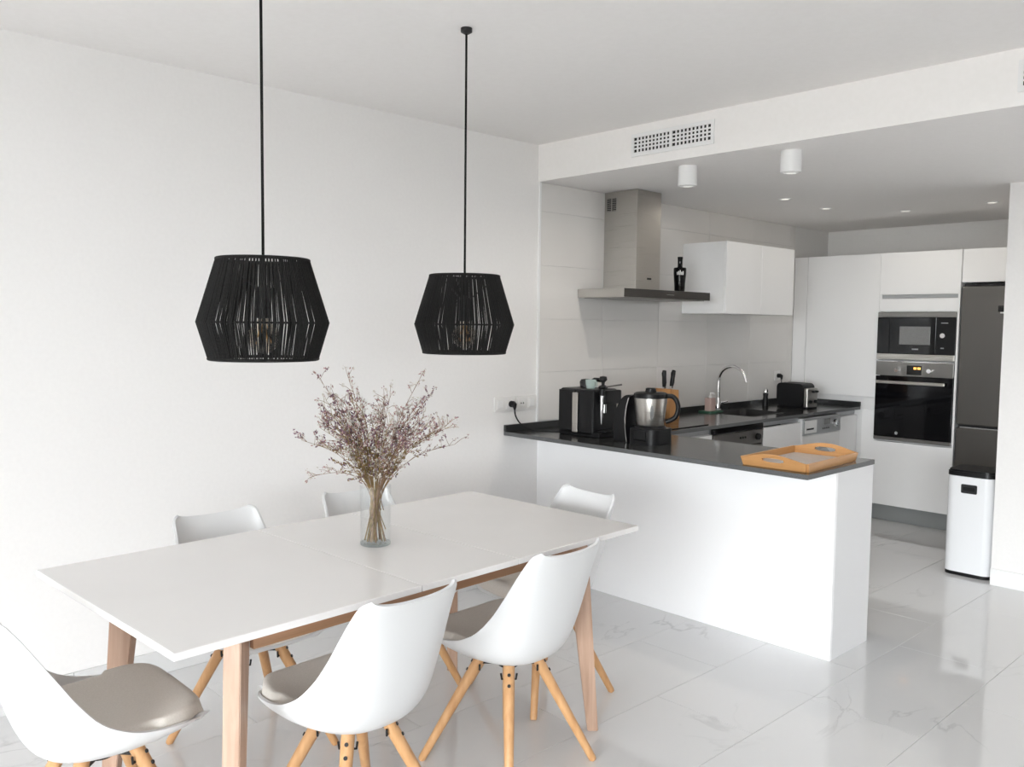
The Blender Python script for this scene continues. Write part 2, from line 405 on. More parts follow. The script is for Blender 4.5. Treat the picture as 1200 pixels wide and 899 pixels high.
B('body', WHITE2, t, -.300, .290, -.2985, .2985, .005, .862, .004)
B('control_panel', SILV, t, .2905, .300, -.2985, .2985, .735, .856, .003)
B('detergent_drawer', WHITE2, t, .3002, .305, -.28, -.10, .75, .845, .004)
B('drawer_grip', BLACKP, t, .3052, .308, -.26, -.15, .775, .787, .002)
B('display', MWS, t, .3002, .303, .02, .12, .80, .84, .002)
for k in range(4): B('button', BLACKP, t, .3002, .304, .0 + .03 * k, .012 + .03 * k, .765, .775, .001)
MB().cyl((.3002, .19, .80), (.325, .19, .80), .032, .028).done('knob', CHROME, t)
MB().cyl((.2905, 0, .45), (.315, 0, .45), .19, .17, 40).done('porthole_ring', SILV, t)
MB().lathe([(0, .02), (.09, .012), (.14, 0)], n=32).done('porthole_glass', BLACKG, t).matrix_local = Matrix.Translation((.316, 0, .45)) @ Matrix.Rotation(R(90), 4, 'Y')
B('front_panel', WHITE2, t, .2905, .296, -.2985, .2985, .03, .730, .003)

t = thing('induction_hob', (.34, .70, HC), 'black glass hob lying in the counter under the extractor hood', 'hob')
B('glass_plate', BLACKG, t, -.24, .245, -.28, .28, .0005, .006, .002)
mb = MB()
for cx, cy, r in ((-.1, -.14, .09), (.1, -.14, .075), (-.1, .14, .075), (.1, .14, .1)): mb.lathe([(r - .002, .0063), (r, .0063)], (cx, cy, 0), 40)
mb.done('cooking_zone_rings', SILV, t)

# ------------------------------------------------------------------ tall units at the far wall
YT = 3.091
t = thing('tall_filler_panel', (.065, YT, 0), 'narrow white filler panel left of the tall cupboard in the corner', 'cabinet')
B('panel', WHITE, t, -.054, .064, 0, .02, .945, 2.126, .001)
t = thing('tall_cupboard', (.44, YT, 0), 'tall white cupboard standing left of the built-in oven', 'cabinet')
B('carcass', WHITE2, t, -.430, .304, .0215, .598, .13, 2.126)
B('upper_door', WHITE, t, -.3065, .304, 0, .02, .985, 2.126, .0015)
B('grip_recess', WHITE2, t, .20, .304, .006, .0205, .885, .982, .001)
B('lower_door', WHITE, t, .20, .304, 0, .02, .135, .880, .0015)
t = thing('oven_housing', (1.045, YT, 0), 'tall white housing around the oven and microwave', 'cabinet')
B('side_panel', WHITE, t, -.2985, -.2805, .002, .598, .13, 2.126)
B('side_panel', WHITE, t, .2885, .3035, -.012, .598, .13, 2.126)
B('back_panel', WHITE2, t, -.280, .288, .58, .598, .13, 2.126)
B('flap_door', WHITE, t, -.2985, .2875, -.002, .0015, 1.800, 2.126, .001)
B('groove_strip', SILV, t, -.280, .2875, .01, .03, 1.772, 1.798)
B('fascia_panel', WHITE, t, -.2985, .2875, -.002, .0015, 1.668, 1.768, .001)
B('shelf', WHITE2, t, -.280, .288, .03, .579, 1.664, 1.682); B('shelf', WHITE2, t, -.280, .288, .03, .579, 1.283, 1.288); B('shelf', WHITE2, t, -.280, .288, .01, .579, .643, .652)
B('lower_drawer', WHITE, t, -.2985, .3035, -.018, -.0135, .135, .642, .001)
t = thing('microwave', (1.041, YT, 1.290), 'black built-in microwave with steel trims above the oven', 'microwave')
X0, X1 = -.293, .289
B('body', BLACKP, t, -.270, .270, .0035, .45, .002, .370)
B('top_trim', STEELD, t, X0, X1, -.02, .003, .334, .372, .002)
B('door', BLACKG, t, X0, .150, -.022, .003, .049, .333, .002)
B('door_edge', BLACKP, t, X0 + .094, X0 + .100, -.0235, -.0222, .052, .33)
B('window', MWS, t, -.120, .110, -.0245, -.0222, .122, .262, .002)
B('control_panel', BLACKP, t, .151, X1, -.022, .003, .049, .333, .002)
MB().cyl((.205, -.0222, .195), (.205, -.045, .195), .020, .018).done('knob', CHROME, t)
B('control_mark', SILV, t, .185, .235, -.0228, -.0222, .287, .293); B('control_mark', SILV, t, .188, .212, -.0228, -.0222, .096, .104)
B('maker_mark', SILV, t, -.022, .026, -.0228, -.0222, .083, .092)
B('bottom_trim', STEEL, t, X0, X1, -.022, .003, .002, .048, .002)
t = thing('oven', (1.041, YT, .652), 'built-in oven with black glass door below the microwave', 'oven')
B('body', BLACKP, t, -.270, .270, .0035, .55, .004, .620)
B('control_panel', STEELD, t, X0, X1, -.022, .003, .515, .629, .002)
B('panel_edge', CHROME, t, X0, X1, -.0235, -.0223, .625, .630, label='bright upper edge of the control panel')
for kx in (-.125, .119): MB().cyl((kx, -.0222, .562), (kx, -.05, .562), .019, .016).done('knob', CHROME, t)
B('display', BLACKG, t, -.054, .058, -.0240, -.0222, .526, .600, .001)
mb = MB()
for sx in (.0, .012, .03, .042): mb.box(sx, sx + .007, -.0246, -.0242, .570, .586)
mb.done('display_digits', LED, t)
B('door', BLACKG, t, X0, X1, -.022, .003, .031, .510, .003)
mb = MB().box(-.275, .240, -.062, -.048, .452, .476, .004); mb.box(-.262, -.247, -.048, -.0222, .456, .472); mb.box(.212, .227, -.048, -.0222, .456, .472); mb.done('handle', STEEL, t)
B('bottom_strip', STEELD, t, X0, X1, -.022, .003, .003, .029, .002)
MB().cyl((-.115, -.0222, .065), (-.115, -.0228, .065), .012).done('maker_mark', SILV, t)
t = thing('fridge_top_cabinet', (1.655, YT, 1.88), 'white cabinet above the steel fridge', 'cabinet')
B('carcass', WHITE2, t, -.302, .302, .0215, .598, .001, .246); B('door', WHITE, t, -.302, .302, 0, .02, .003, .246, .0015)
t = thing('fridge', (1.655, YT, 0), 'tall dark steel fridge freezer between oven and partition wall', 'fridge')
B('body', BLACKM, t, -.298, .298, .045, .598, .02, 1.872)
B('upper_door', FRIDGE, t, -.297, .297, -.015, .044, .828, 1.850, .006)
B('lower_door', FRIDGE, t, -.297, .297, -.015, .044, .10, .800, .006)
B('handle_strip', CHROME, t, -.270, .297, -.008, .04, .803, .811, .001, label='bright strip between the doors')
B('display', BLACKG, t, -.045, .022, -.0175, -.0152, 1.663, 1.708, .001); B('badge', WHITE2, t, -.030, .03, -.019, -.0155, 1.652, 1.662, .001)
B('plinth', BLACKM, t, -.297, .297, .02, .044, .0005, .097)
t = thing('tall_unit_plinth', (1.0, YT + .04, 0), 'grey kick plate along the floor under the tall units', 'plinth')
B('board', PLINTH, t, -.36, .352, 0, .018, .0005, .1285, .001)
t = thing('wall_cabinet', (0, 1.936, 1.627), 'white two-door wall cabinet hanging right of the hood', 'cabinet')
B('carcass', WHITE, t, .0095, .354, -.470, .470, 0, .501, .001)
B('door', WHITE, t, .355, .375, -.470, -.001, 0, .501, .0015); B('door', WHITE, t, .355, .375, .001, .470, 0, .501, .0015)

# ------------------------------------------------------------------ hood
t = thing('extractor_hood', (0, .797, 1.705), 'stainless extractor hood with square chimney on the tiled wall', 'extractor hood')
mb = MB()
o = mb.box(.0095, .386, -.458, .458, .004, .057, .0015).done('canopy', [STEEL, HOODF], t)
for p in o.data.polygons:
    if p.normal.x > .8: p.material_index = 1
B('filter_plate', STEELD, t, .04, .36, -.43, .43, 0, .0038)
o = MB().box(.0095, .276, -.209, .040, .0573, .6865, .0015).done('chimney', STEEL, t)
mb = MB()
for k in range(2): mb.box(.030 + .042 * k, .064 + .042 * k, -.2102, -.2092, .565, .645)
mb.done('vent_slots', DARK, t)
mb = MB()
for k in range(8): mb.box(.030, .106, -.2112, -.2098, .567 + .010 * k, .570 + .010 * k)
mb.done('vent_bars', STEEL, t, kind='stuff')
B('maker_mark', BLACKP, t, .2762, .277, -.095, -.050, .125, .137)
B('button_row', CHROME, t, .3862, .3872, -.03, .05, .028, .031)
t = thing('bottle', (.225, 1.13, 1.7622), 'glossy black bottle standing on the extractor hood', 'bottle')
MB().lathe([(0, 0), (.031, 0), (.034, .004), (.037, .06), (.0425, .125), (.043, .162), (.040, .168), (.018, .172), (.0165, .178), (.0165, .225), (.018, .228), (.018, .241), (.014, .241), (.014, .18), (0, .18)], n=32).done('body', BLACKG, t)
mb = MB()
for k in range(5):
    a = R(-78 + 13 * k); mb.box(-.003, .003, -.0003, .0003, 0, .02 + .006 * (k % 3), mt=Matrix.Translation((.0437 * math.cos(a), .0437 * math.sin(a), .118)) @ Matrix.Rotation(a + R(90), 4, 'Z'))
mb.done('label_strokes', WHITE2, t)

# ------------------------------------------------------------------ ceiling fittings
def lamp(x, y, z, e, sz, parent=None):
    l = bpy.data.lights.new('lamp_light', 'AREA'); l.shape = 'DISK'; l.size = sz; l.energy = e; l.color = (1.0, .93, .82)
    o = bpy.data.objects.new('lamp_light', l); o.location = (x, y, z); COL.objects.link(o)
def downlight(x, y, label):
    t = thing('ceiling_spotlight', (x, y, ZK), label, 'ceiling light', group='white cylinder spotlights')
    MB().lathe([(.0, -.0005), (.050, -.0005), (.050, -.104), (.044, -.104), (.044, -.09), (0, -.09)], n=32).done('housing', WHITE2, t)
    MB().lathe([(0, -.0935), (.022, -.0935)], n=28).done('lens', LENS, t)
    MB().lathe([(.043, -.100), (.030, -.1075), (.026, -.1075), (.022, -.092)], n=32).done('trim_ring', WHITE2, t)
    lamp(x, y, ZK - .1085, 1.4, .05, t)
    return t
downlight(.944, .168, 'white cylinder ceiling spotlight nearer to the hood'); downlight(1.544, .171, 'white cylinder ceiling spotlight farther right, above the tray')
spots = [(.737, 1.58, 'small recessed spotlight in kitchen ceiling in front of the wall cabinet'), (.723, 2.187, 'small recessed spotlight second from the hood in the kitchen ceiling'),
         (1.08, 2.689, 'small recessed spotlight in kitchen ceiling in front of the oven housing'), (1.675, 2.638, 'small recessed spotlight in kitchen ceiling in front of the fridge')]
r0 = None
for x, y, lb in spots:
    if r0 is None:
        r0 = t = thing('recessed_spotlight', (x, y, ZK), lb, 'ceiling light', group='recessed kitchen spotlights')
        MB().lathe([(.042, -.0005), (.042, -.004), (.03, -.006), (.028, -.001)], n=28).done('ring', WHITE2, t)
        MB().lathe([(0, -.002), (.028, -.002)], n=28).done('lens', LENS, t)
    else: dup(r0, (x, y, ZK), 0, lb)
    lamp(x, y, ZK - .007, .25 if y < 2.5 else .42, .05)
def vent(x0, label):
    t = thing('air_vent', (x0, -.0205, 2.5025), label, 'air vent')
    W, H = .519, .0600
    mb = MB(); mb.box(0, W, -.008, 0, -H, -.038, .001); mb.box(0, W, -.008, 0, .040, H, .001); mb.box(0, .018, -.008, 0, -.038, .040); mb.box(.249, .267, -.008, 0, -.038, .040); mb.box(W - .018, W, -.008, 0, -.038, .040)
    mb.done('frame', WHITE2, t)
    B('duct', DARK, t, .018, W - .018, -.0012, -.0002, -.038, .040)
    mb = MB()
    for a in (.018, .267):
        for k in range(1, 10): mb.box(a + .0234 * k - .005, a + .0234 * k + .005, -.005, -.0015, -.038, .040)
        for k in range(1, 4): mb.box(a, a + .234, -.0065, -.004, -.038 + .0195 * k - .004, -.038 + .0195 * k + .004)
    mb.done('louvres', WHITE2, t, kind='stuff')
vent(.712, 'white double air vent grille above the kitchen opening, next to the spotlights')
vent(2.583, 'white air vent grille cut by the right edge of the photo')

# ------------------------------------------------------------------ wall outlets, plug and cord
def outlet(y0, label, sock):
    t = thing('wall_outlet', (0, y0, 1.064), label, 'wall outlet', group='outlets beside the counter end')
    B('plate', PLATE, t, .0008, .009, .001, .171, -.043, .043, .003)
    for k in range(2):
        c = .045 + .082 * k
        mb = MB().box(.0092, .0115, c - .030, c + .030, -.030, .030, .002); o = mb.done('module', PLATE, t)
        if sock[k] == 's':
            MB().lathe([(0, 0), (.019, 0), (.021, .003)], n=28).done('socket_cup', PLATE, o).matrix_local = Matrix.Translation((.0112, c, 0)) @ Matrix.Rotation(R(90), 4, 'Y')
            mb = MB()
            for d in (-.0095, .0095): mb.cyl((.0113, c + d, 0), (.0145, c + d, 0), .004, n=12)
            mb.done('pin_hole', DARK, o)
        else:
            B('rocker', WHITE2, o, .0116, .0145, c - .020, c + .020, -.022, .022, .001)
outlet(-.366, 'white wall outlet plate with the black plug in it', 'ws'); outlet(-.188, 'white wall outlet plate nearest the tiled wall, beside the plugged one', 'sw')
t = thing('power_cord', (0, 0, 0), 'black power cord plugged into the white outlet and lying on the counter', 'cord')
py = -.366 + .127
MB().tube([(.0148, py, 1.064), (.035, py, 1.064), (.045, py, 1.060), (.047, py, 1.045), (.047, py, 1.030)], [.019, .019, .016, .010, .005], 16).done('plug', BLACKP, t)
pts = [(.047, py, 1.03), (.050, py + .006, .995), (.058, py + .03, .955), (.075, py + .07, .922), (.105, py + .12, .9065), (.15, -.07, .9062), (.22, -.03, .9062), (.262, -.02, .9062)]
def smooth(P, n=6):
    P = [Vector(p) for p in P]; Q = []
    for i in range(len(P) - 1):
        a = P[max(i - 1, 0)]; b = P[i]; c = P[i + 1]; d = P[min(i + 2, len(P) - 1)]
        for k in range(n):
            s = k / n
            Q.append(.5 * ((2 * b) + (c - a) * s + (2 * a - 5 * b + 4 * c - d) * s * s + (3 * b - a - 3 * c + d) * s ** 3))
    Q.append(P[-1]); return Q
MB().tube(smooth(pts), .0042, 8).done('cable', BLACKP, t)

# ------------------------------------------------------------------ appliances on the peninsula
t = thing('coffee_machine', (.425, .012, HC), 'black coffee machine with chrome strip on the left end of the counter', 'coffee machine')
B('body', BLACKP, t, -.155, .105, -.10, .11, .004, .270, .012)
B('base', BLACKP, t, -.16, .15, -.10, .11, .0005, .030, .006)
B('water_tank', BLACKG, t, -.158, -.03, -.1062, -.1002, .03, .262, .003)
MB().box(-.052, -.010, -.1085, -.1003, .020, .250, .004).done('chrome_strip', STEEL, t)
B('head', BLACKP, t, .106, .16, -.06, .08, .19, .268, .008)
MB().cyl((.125, -.03, .19), (.125, -.03, .14), .012, .012).done('spout', CHROME, t)
MB().tube([(.145, -.075, .245), (.150, -.082, .215), (.150, -.084, .15), (.148, -.080, .08)], [.013, .011, .008, .004], 12).done('steam_wand', CHROME, t)
MB().tube([(.145, -.075, .275), (.147, -.078, .240)], [.016, .016], 16).done('wand_cap', BLACKP, t)
B('drip_tray', BLACKP, t, .11, .165, -.07, .09, .031, .040, .002)
t = thing('espresso_cup', (.43, .0, HC + .2705), 'mint green glass cup on top of the coffee machine', 'cup')
MB().lathe([(0, .0), (.024, 0), (.030, .025), (.032, .05), (.029, .05), (.027, .025), (.02, .005), (0, .005)], n=28).done('bowl', MINT, t)
MB().tube([(.030, 0, .042), (.046, 0, .038), (.046, 0, .016), (.029, 0, .012)], .004, 8).done('handle', MINT, t)
t = thing('round_lid', (.345, .055, HC + .2705), 'black round lid with a handle on the coffee machine, left of the mint cup', 'lid')
MB().lathe([(0, 0), (.035, 0), (.038, .03), (.03, .045), (0, .05)], n=28).done('cover', BLACKM, t)
MB().tube([(.03, -.0, .030), (.06, .005, .047), (.10, .012, .046), (.125, .015, .042)], [.010, .012, .013, .010], 12).done('handle', BLACKP, t)
t = thing('knobbed_stopper', (.475, .055, HC + .2705), 'black stopper with round knob on top of the coffee machine', 'stopper')
MB().lathe([(0, 0), (.026, 0), (.026, .012), (.009, .02), (.010, .035), (.024, .05), (.020, .068), (0, .072)], n=28).done('body', BLACKM, t)
t = thing('measuring_spoon', (.525, -.005, HC + .2705), 'black measuring spoon lying on the right edge of the coffee machine', 'spoon')
MB().lathe([(0, .001), (.014, .004), (.022, .013), (.022, .016), (.012, .008), (0, .005)], n=20).done('bowl', BLACKM, t)
MB().tube([(.02, 0, .015), (.05, .03, .022), (.085, .065, .030)], [.004, .004, .005], 8).done('handle', STEELD, t)

t = thing('soup_maker', (.862, -.005, HC), 'food processor with steel jug and black handle on the peninsula counter', 'food processor')
MB().prism(rrect(-.088, .098, -.095, .095, .05, 8), .0005, .085, 'z').done('base', BLACKP, t)
MB().lathe([(.088, .0855), (.080, .098), (.0, .098)], n=36).done('jug_seat', BLACKP, t)
poly = []
for k in range(13):
    a = R(180 - 100 * k / 12); poly.append((-.092 + .105 * math.cos(a) + .0, .055 + .205 * math.sin(a)))
poly += [(-.092, .24), (-.106, .19), (-.1135, .12), (-.108, .05), (-.100, .0005), (-.185, .0005)]
o = MB().prism(poly, -.075, .075, 'y').done('motor_column', BLACKP, t)
mb = MB(); mb.tube(smooth([(-.088, -.077, .245), (-.103, -.078, .19), (-.111, -.078, .12), (-.105, -.078, .05), (-.097, -.078, .004)]), .003, 8); mb.done('trim_line', CHROME, t)
j = MB().lathe([(0, .099), (.072, .099), (.074, .104), (.088, .225), (.089, .246), (.085, .246), (.083, .225), (.069, .108), (0, .106)], n=44).done('jug', STEEL, t)
MB().lathe([(.0765, .150), (.0785, .150)], n=8).done('gauge', BLACKG, j) if False else None
mb = MB(); a = R(-47)
P = []
for i in range(9):
    ph = 2 * math.pi * i / 8
    P.append((ph, 0))
for q in range(1):
    V = []
    for i in range(20):
        ph = 2 * math.pi * i / 20; dz = .040 * math.sin(ph); da = .115 * math.cos(ph)
        z = .172 + dz; rr = .0742 + (z - .104) * (.0138 / .121) + .0012
        V.append(mb.bm.verts.new((rr * math.cos(a + da), rr * math.sin(a + da), z)))
    mb.bm.faces.new(V)
mb.done('level_window', MWS, j)
MB().lathe([(0, .285), (.03, .285), (.03, .278), (.080, .276), (.090, .270), (.092, .247), (.0, .247)], n=44).done('lid', BLACKP, t)
MB().lathe([(0, .300), (.022, .300), (.028, .296), (.028, .2855), (0, .2855)], n=28).done('lid_cap', BLACKP, t)
hd = Vector((math.cos(R(35)), math.sin(R(35)), 0))
P = [hd * .082 + Vector((0, 0, .258)), hd * .118 + Vector((0, 0, .255)), hd * .142 + Vector((0, 0, .225)), hd * .146 + Vector((0, 0, .18)), hd * .128 + Vector((0, 0, .14)), hd * .083 + Vector((0, 0, .118))]
MB().tube(smooth(P), .013, 12).done('handle', BLACKP, t)
B('control_face', BLACKG, t, -.036, .046, -.0975, -.0952, .02, .075, .002)

# ------------------------------------------------------------------ on the wall run
t = thing('knife_block', (.135, 1.13, HC), 'wooden knife block behind the food processor on the wall counter', 'knife block')
o = MB().prism([(-.055, .0005), (.055, .0005), (.040, .195), (-.050, .205)], -.075, .075, 'x').done('block', BLOCK, t)
for k, (lx, ly, lean, lb) in enumerate(((.015, -.045, -2, 'black-handled knife in the left slot of the knife block'), (.02, .028, 12, 'black-handled knife in the right slot of the knife block'))):
    kt = thing('kitchen_knife', (.135 + lx, 1.13 + ly, HC + .204), lb, 'knife', group='knives in the block')
    mt = Matrix.Rotation(R(-lean), 4, 'X')
    mb = MB(); mb.box(-.008, .008, -.012, .012, .0, .012, .002, mt=mt); mb.done('bolster', CHROME, kt)
    mb = MB(); mb.tube([mt @ Vector(p) for p in ((0, 0, .012), (0, .002, .04), (0, .001, .08), (0, -.001, .105), (0, .004, .125))], [.012, .0155, .015, .0165, .013], 10); mb.done('handle', BLACKP, kt)
t = thing('soap_tray', (.125, 1.70, HC), 'flat dark green tray under the soap bottle by the tap', 'tray')
MB().prism(rrect(-.06, .06, -.085, .085, .02), .0005, .012, 'z').done('dish', GREEN, t)
t = thing('soap_dispenser', (.125, 1.69, HC + .0125), 'small pink soap dispenser left of the tap', 'soap dispenser')
MB().prism(rrect(-.028, .028, -.036, .036, .01), 0, .095, 'z').done('bottle', SOAP, t)
MB().lathe([(.012, .0955), (.012, .11), (.006, .115), (.005, .135), (0, .135)], n=16).tube([(0, 0, .131), (.03, .0, .130), (.036, 0, .124)], .004, 8).done('pump', PLATE, t)
t = thing('kitchen_tap', (.085, 1.855, HC), 'chrome swan-neck tap behind the sink', 'tap')
MB().lathe([(0, .0005), (.026, .0005), (.026, .010), (.020, .014), (.019, .085), (.013, .10), (0, .10)], n=28).done('base', CHROME, t)
P = [(0, 0, .09), (0, 0, .22)]
for k in range(0, 15):
    a = R(180 - 165 * k / 14); P.append((.115 + .115 * math.cos(a), 0, .225 + .115 * math.sin(a)))
P.append((P[-1][0] + .008, 0, P[-1][2] - .028))
MB().tube(P, .0115, 16).done('spout', CHROME, t)
MB().tube([(.005, .012, .055), (.0, .05, .058), (0, .062, .058)], [.014, .014, .011], 14).tube([(0, .058, .058), (.0, .10, .062), (0, .125, .064)], [.006, .006, .007], 10).done('lever', CHROME, t)
t = thing('toaster', (.315, 2.60, HC), 'black toaster with steel end by the washing machine corner', 'toaster', rz=R(-3))
MB().prism([(x, z) for x, z in rrect(-.115, .115, .012, .195, .035)], -.085, .085, 'y').done('shell', BLACKP, t)
B('end_plate', STEEL, t, .1155, .150, -.075, .075, .010, .160, .006)
B('base', BLACKP, t, -.11, .145, -.08, .08, .0005, .0115, .003)
B('lever', BLACKP, t, .1505, .175, -.022, .006, .125, .142, .004); B('lever', BLACKP, t, .1505, .175, .025, .05, .125, .142, .004)
for kx in (-.04, .035): MB().cyl((.1505, kx, .055), (.166, kx, .055), .013, .012, 16).done('knob', BLACKP, t)
for kx in (-.03, .03): B('bread_slot', DARK, t, -.08, .08, kx - .013, kx + .013, .1945, .1965)
t = thing('wall_outlet', (.009, 2.845, 1.13), 'white socket on the tiled wall behind the toaster', 'wall outlet')
B('plate', PLATE, t, .0005, .009, -.042, .042, -.042, .042, .003)
MB().lathe([(0, 0), (.019, 0), (.021, .003)], n=24).done('socket_cup', PLATE, t).matrix_local = Matrix.Translation((.0092, 0, 0)) @ Matrix.Rotation(R(90), 4, 'Y')
t = thing('power_cord', (.009, 2.845, 1.13), 'black plug and cord in the socket behind the toaster', 'cord')
MB().tube([(.0126, 0, 0), (.035, 0, 0), (.045, 0, -.004), (.047, 0, -.02), (.047, 0, -.035)], [.018, .018, .015, .009, .005], 14).done('plug', BLACKP, t)
MB().tube(smooth([(.047, 0, -.035), (.052, -.005, -.12), (.07, -.02, -.19), (.11, -.05, -.224), (.15, -.09, -.224)]), .004, 8).done('cable', BLACKP, t)
t = thing('condiment_bottle', (.10, 2.52, HC), 'slim dark bottle with bright cap left of the toaster', 'bottle')
MB().lathe([(0, .0005), (.024, .0005), (.025, .03), (.018, .07), (.022, .10), (0, .102)], n=24).done('body', BLACKP, t)
MB().lathe([(.006, .1025), (.019, .104), (.020, .125), (.012, .14), (0, .142)], n=24).done('head', CHROME, t)

# ------------------------------------------------------------------ tray
TR = (1.728, .012)
t = thing('serving_tray', (TR[0], TR[1], HC), 'bamboo serving tray with hand holes on the end of the counter', 'tray', rz=R(2))
hx, hy = .150, .245
B('bottom', TRAYB, t, -hx, hx, -hy, hy, .0015, .009)
def endboard(sgn):
    mb = MB(); N = 24
    def P(u, z, th):      # leaning end board, z along the board, th through its thickness
        lean = .42
        return Vector((u, sgn * (hy + z * lean + th), z))
    hole = lambda u: abs(u) < .048
    us = [-hx - .0 + (2 * hx) * k / N for k in range(N + 1)]
    def wid(u, z): return u * (1 + z * 2.2 * .42)
    top = lambda u: .040 + .026 * math.cos(u / hx * math.pi / 2) ** 1.3
    hz0, hz1 = .028, .048
    def cell(u0, u1, zf0, zf1):
        q = []
        for th in (0, .010):
            for u, zf in ((u0, zf0), (u1, zf0), (u1, zf1), (u0, zf1)):
                z = zf(u); q.append(mb.bm.verts.new(P(wid(u, z), z, th)))
        a = q
        for f in ((0, 1, 2, 3), (7, 6, 5, 4), (0, 4, 5, 1), (1, 5, 6, 2), (2, 6, 7, 3), (3, 7, 4, 0)): mb.bm.faces.new([a[i] for i in f])
    for u0, u1 in zip(us, us[1:]):
        um = (u0 + u1) / 2
        if hole(um):
            h = .010 * math.sqrt(max(0, 1 - (um / .05) ** 4))
            cell(u0, u1, lambda u: .0005, lambda u: .038 - h); cell(u0, u1, lambda u: .038 + h, top)
        else: cell(u0, u1, lambda u: .0005, top)
    bmesh.ops.remove_doubles(mb.bm, verts=mb.bm.verts[:], dist=.00005)
    mb.done('end_board', BAMB, t, ang=30)
endboard(1); endboard(-1)
for sgn in (1, -1):
    mb = MB(); lean = .42; q = []
    for th in (0, .010):
        for yy, z in ((-hy, .0005), (hy, .0005), (hy + .04 * lean, .040), (-hy - .04 * lean, .040)):
            q.append(mb.bm.verts.new((sgn * (hx + z * 2.2 * .42 * hx + th), yy, z)))
    for f in ((0, 1, 2, 3), (7, 6, 5, 4), (0, 4, 5, 1), (1, 5, 6, 2), (2, 6, 7, 3), (3, 7, 4, 0)): mb.bm.faces.new([q[i] for i in f])
    mb.done('side_board', BAMBY, t)

# ------------------------------------------------------------------ bin
t = thing('pedal_bin', (1.845, 2.07, 0), 'white rubbish bin with black lid in front of the partition wall', 'bin')
foot = rrect(-.137, .137, -.139, .13, .055, 8)
MB().prism([(x * .985, y * .985) for x, y in foot], .0005, .022, 'z').done('base', BLACKP, t)
MB().prism(foot, .0225, .625, 'z').done('body', BINW, t)
MB().prism([(x * 1.012, y * 1.012) for x, y in foot], .6255, .652, 'z').prism([(x * .97, y * .97) for x, y in foot], .652, .664, 'z').done('lid', BLACKP, t)
mb = MB().prism(rrect(-.046, .046, .522, .578, .008), -.1415, -.1392, 'y'); mb.done('grip_slot', BLACKM, t)
mb = MB().prism(rrect(-.034, .034, .538, .562, .006), -.1425, -.1416, 'y'); mb.done('grip_insert', BLACKP, t)

# ------------------------------------------------------------------ pendants
def pendant(x, y, label):
    z0, zm, z1 = 1.425, 1.533, 1.716
    t = thing('pendant_lamp', (x, y, z0), label, 'pendant lamp', group='black string pendant lamps')
    h, hm = z1 - z0, zm - z0
    rb, rm, rtp = .152, .184, .128
    mb = MB()
    for r, z, q in ((rb, .004, .005), (rm - .007, hm, .003), (rtp, h - .004, .005)):
        mb.lathe([(r + q * math.cos(2 * math.pi * k / 8), z + q * math.sin(2 * math.pi * k / 8)) for k in range(8)], n=64, closed=True)
    mb.done('shade_rings', STRING, t)
    mb = MB(); N = 196; rr = random.Random(int(x * 100))
    for k in range(N):
        a = 2 * math.pi * (k + rr.uniform(-.42, .42)) / N; b = 2 * math.pi * (k + rr.uniform(-.42, .42)) / N; c = 2 * math.pi * (k + rr.uniform(-.42, .42)) / N
        mb.tube([(rb * math.cos(c), rb * math.sin(c), 0), (rm * math.cos(a), rm * math.sin(a), hm), (rtp * math.cos(b), rtp * math.sin(b), h)], 0.00215, 5, caps=False)
    mb.done('shade_strings', STRING, t, kind='stuff')
    MB().lathe([(0, .120), (.020, .120), (.022, .125), (.022, .20), (.012, .215), (0, .215)], n=24).done('lamp_holder', BLACKM, t)
    mb = MB()
    for k in range(3):
        a = 2 * math.pi * k / 3 + .6; mb.tube([(.018 * math.cos(a), .018 * math.sin(a), .20), (rtp * math.cos(a), rtp * math.sin(a), h - .006)], .0025, 8)
    mb.done('spokes', BLACKM, t)
    b = MB().lathe([(0, .018), (.02, .022), (.040, .040), (.047, .065), (.040, .088), (.022, .105), (.016, .1195)], n=28).done('bulb', BULB, t)
    mb = MB()
    for k in range(6):
        a = 2 * math.pi * k / 6; mb.tube([(.008 * math.cos(a), .008 * math.sin(a), .105), (.022 * math.cos(a), .022 * math.sin(a), .045)], .0012, 6)
    mb.done('filament', FILA, b)
    MB().tube([(0, 0, .215), (0, 0, ZC - z0 - .018)], .0042, 10).done('cable', STRING, t)
    MB().lathe([(0, ZC - z0 - .0005), (.021, ZC - z0 - .0005), (.021, ZC - z0 - .014), (.008, ZC - z0 - .022), (0, ZC - z0 - .022)], n=28).done('ceiling_rose', BLACKM, t)
pendant(1.394, -2.539, 'black string pendant lamp hanging nearest, over the left of the table')
pendant(1.241, -1.650, 'black string pendant lamp hanging farther back, nearer the kitchen')

# ------------------------------------------------------------------ dining table
TZ, TA = .770, R(2.6)
TC0 = (1.246, -2.067)
t = thing('dining_table', (TC0[0], TC0[1], 0), 'white extendable dining table with wooden legs', 'table', rz=TA)
HX, HY = .469, .915; s1, s2 = -.168, .243
for a, b in ((-HY, s1), (s1, s2), (s2, HY)):
    B('top_panel', TTOP, t, -HX, HX, a + .0012, b - .0012, TZ - .020, TZ, .002)
LX, LY = .345, .690
B('rail', WALX, t, LX - .008, LX + .014, -LY + .04, LY - .04, TZ - .092, TZ - .0205, .001)
B('rail', WALX, t, -LX - .014, -LX + .008, -LY + .04, LY - .04, TZ - .092, TZ - .0205, .001)
B('end_rail', WALY, t, -LX + .035, LX - .035, -LY - .014, -LY + .008, TZ - .092, TZ - .0205, .001)
B('end_rail', WALY, t, -LX + .035, LX - .035, LY - .008, LY + .014, TZ - .092, TZ - .0205, .001)
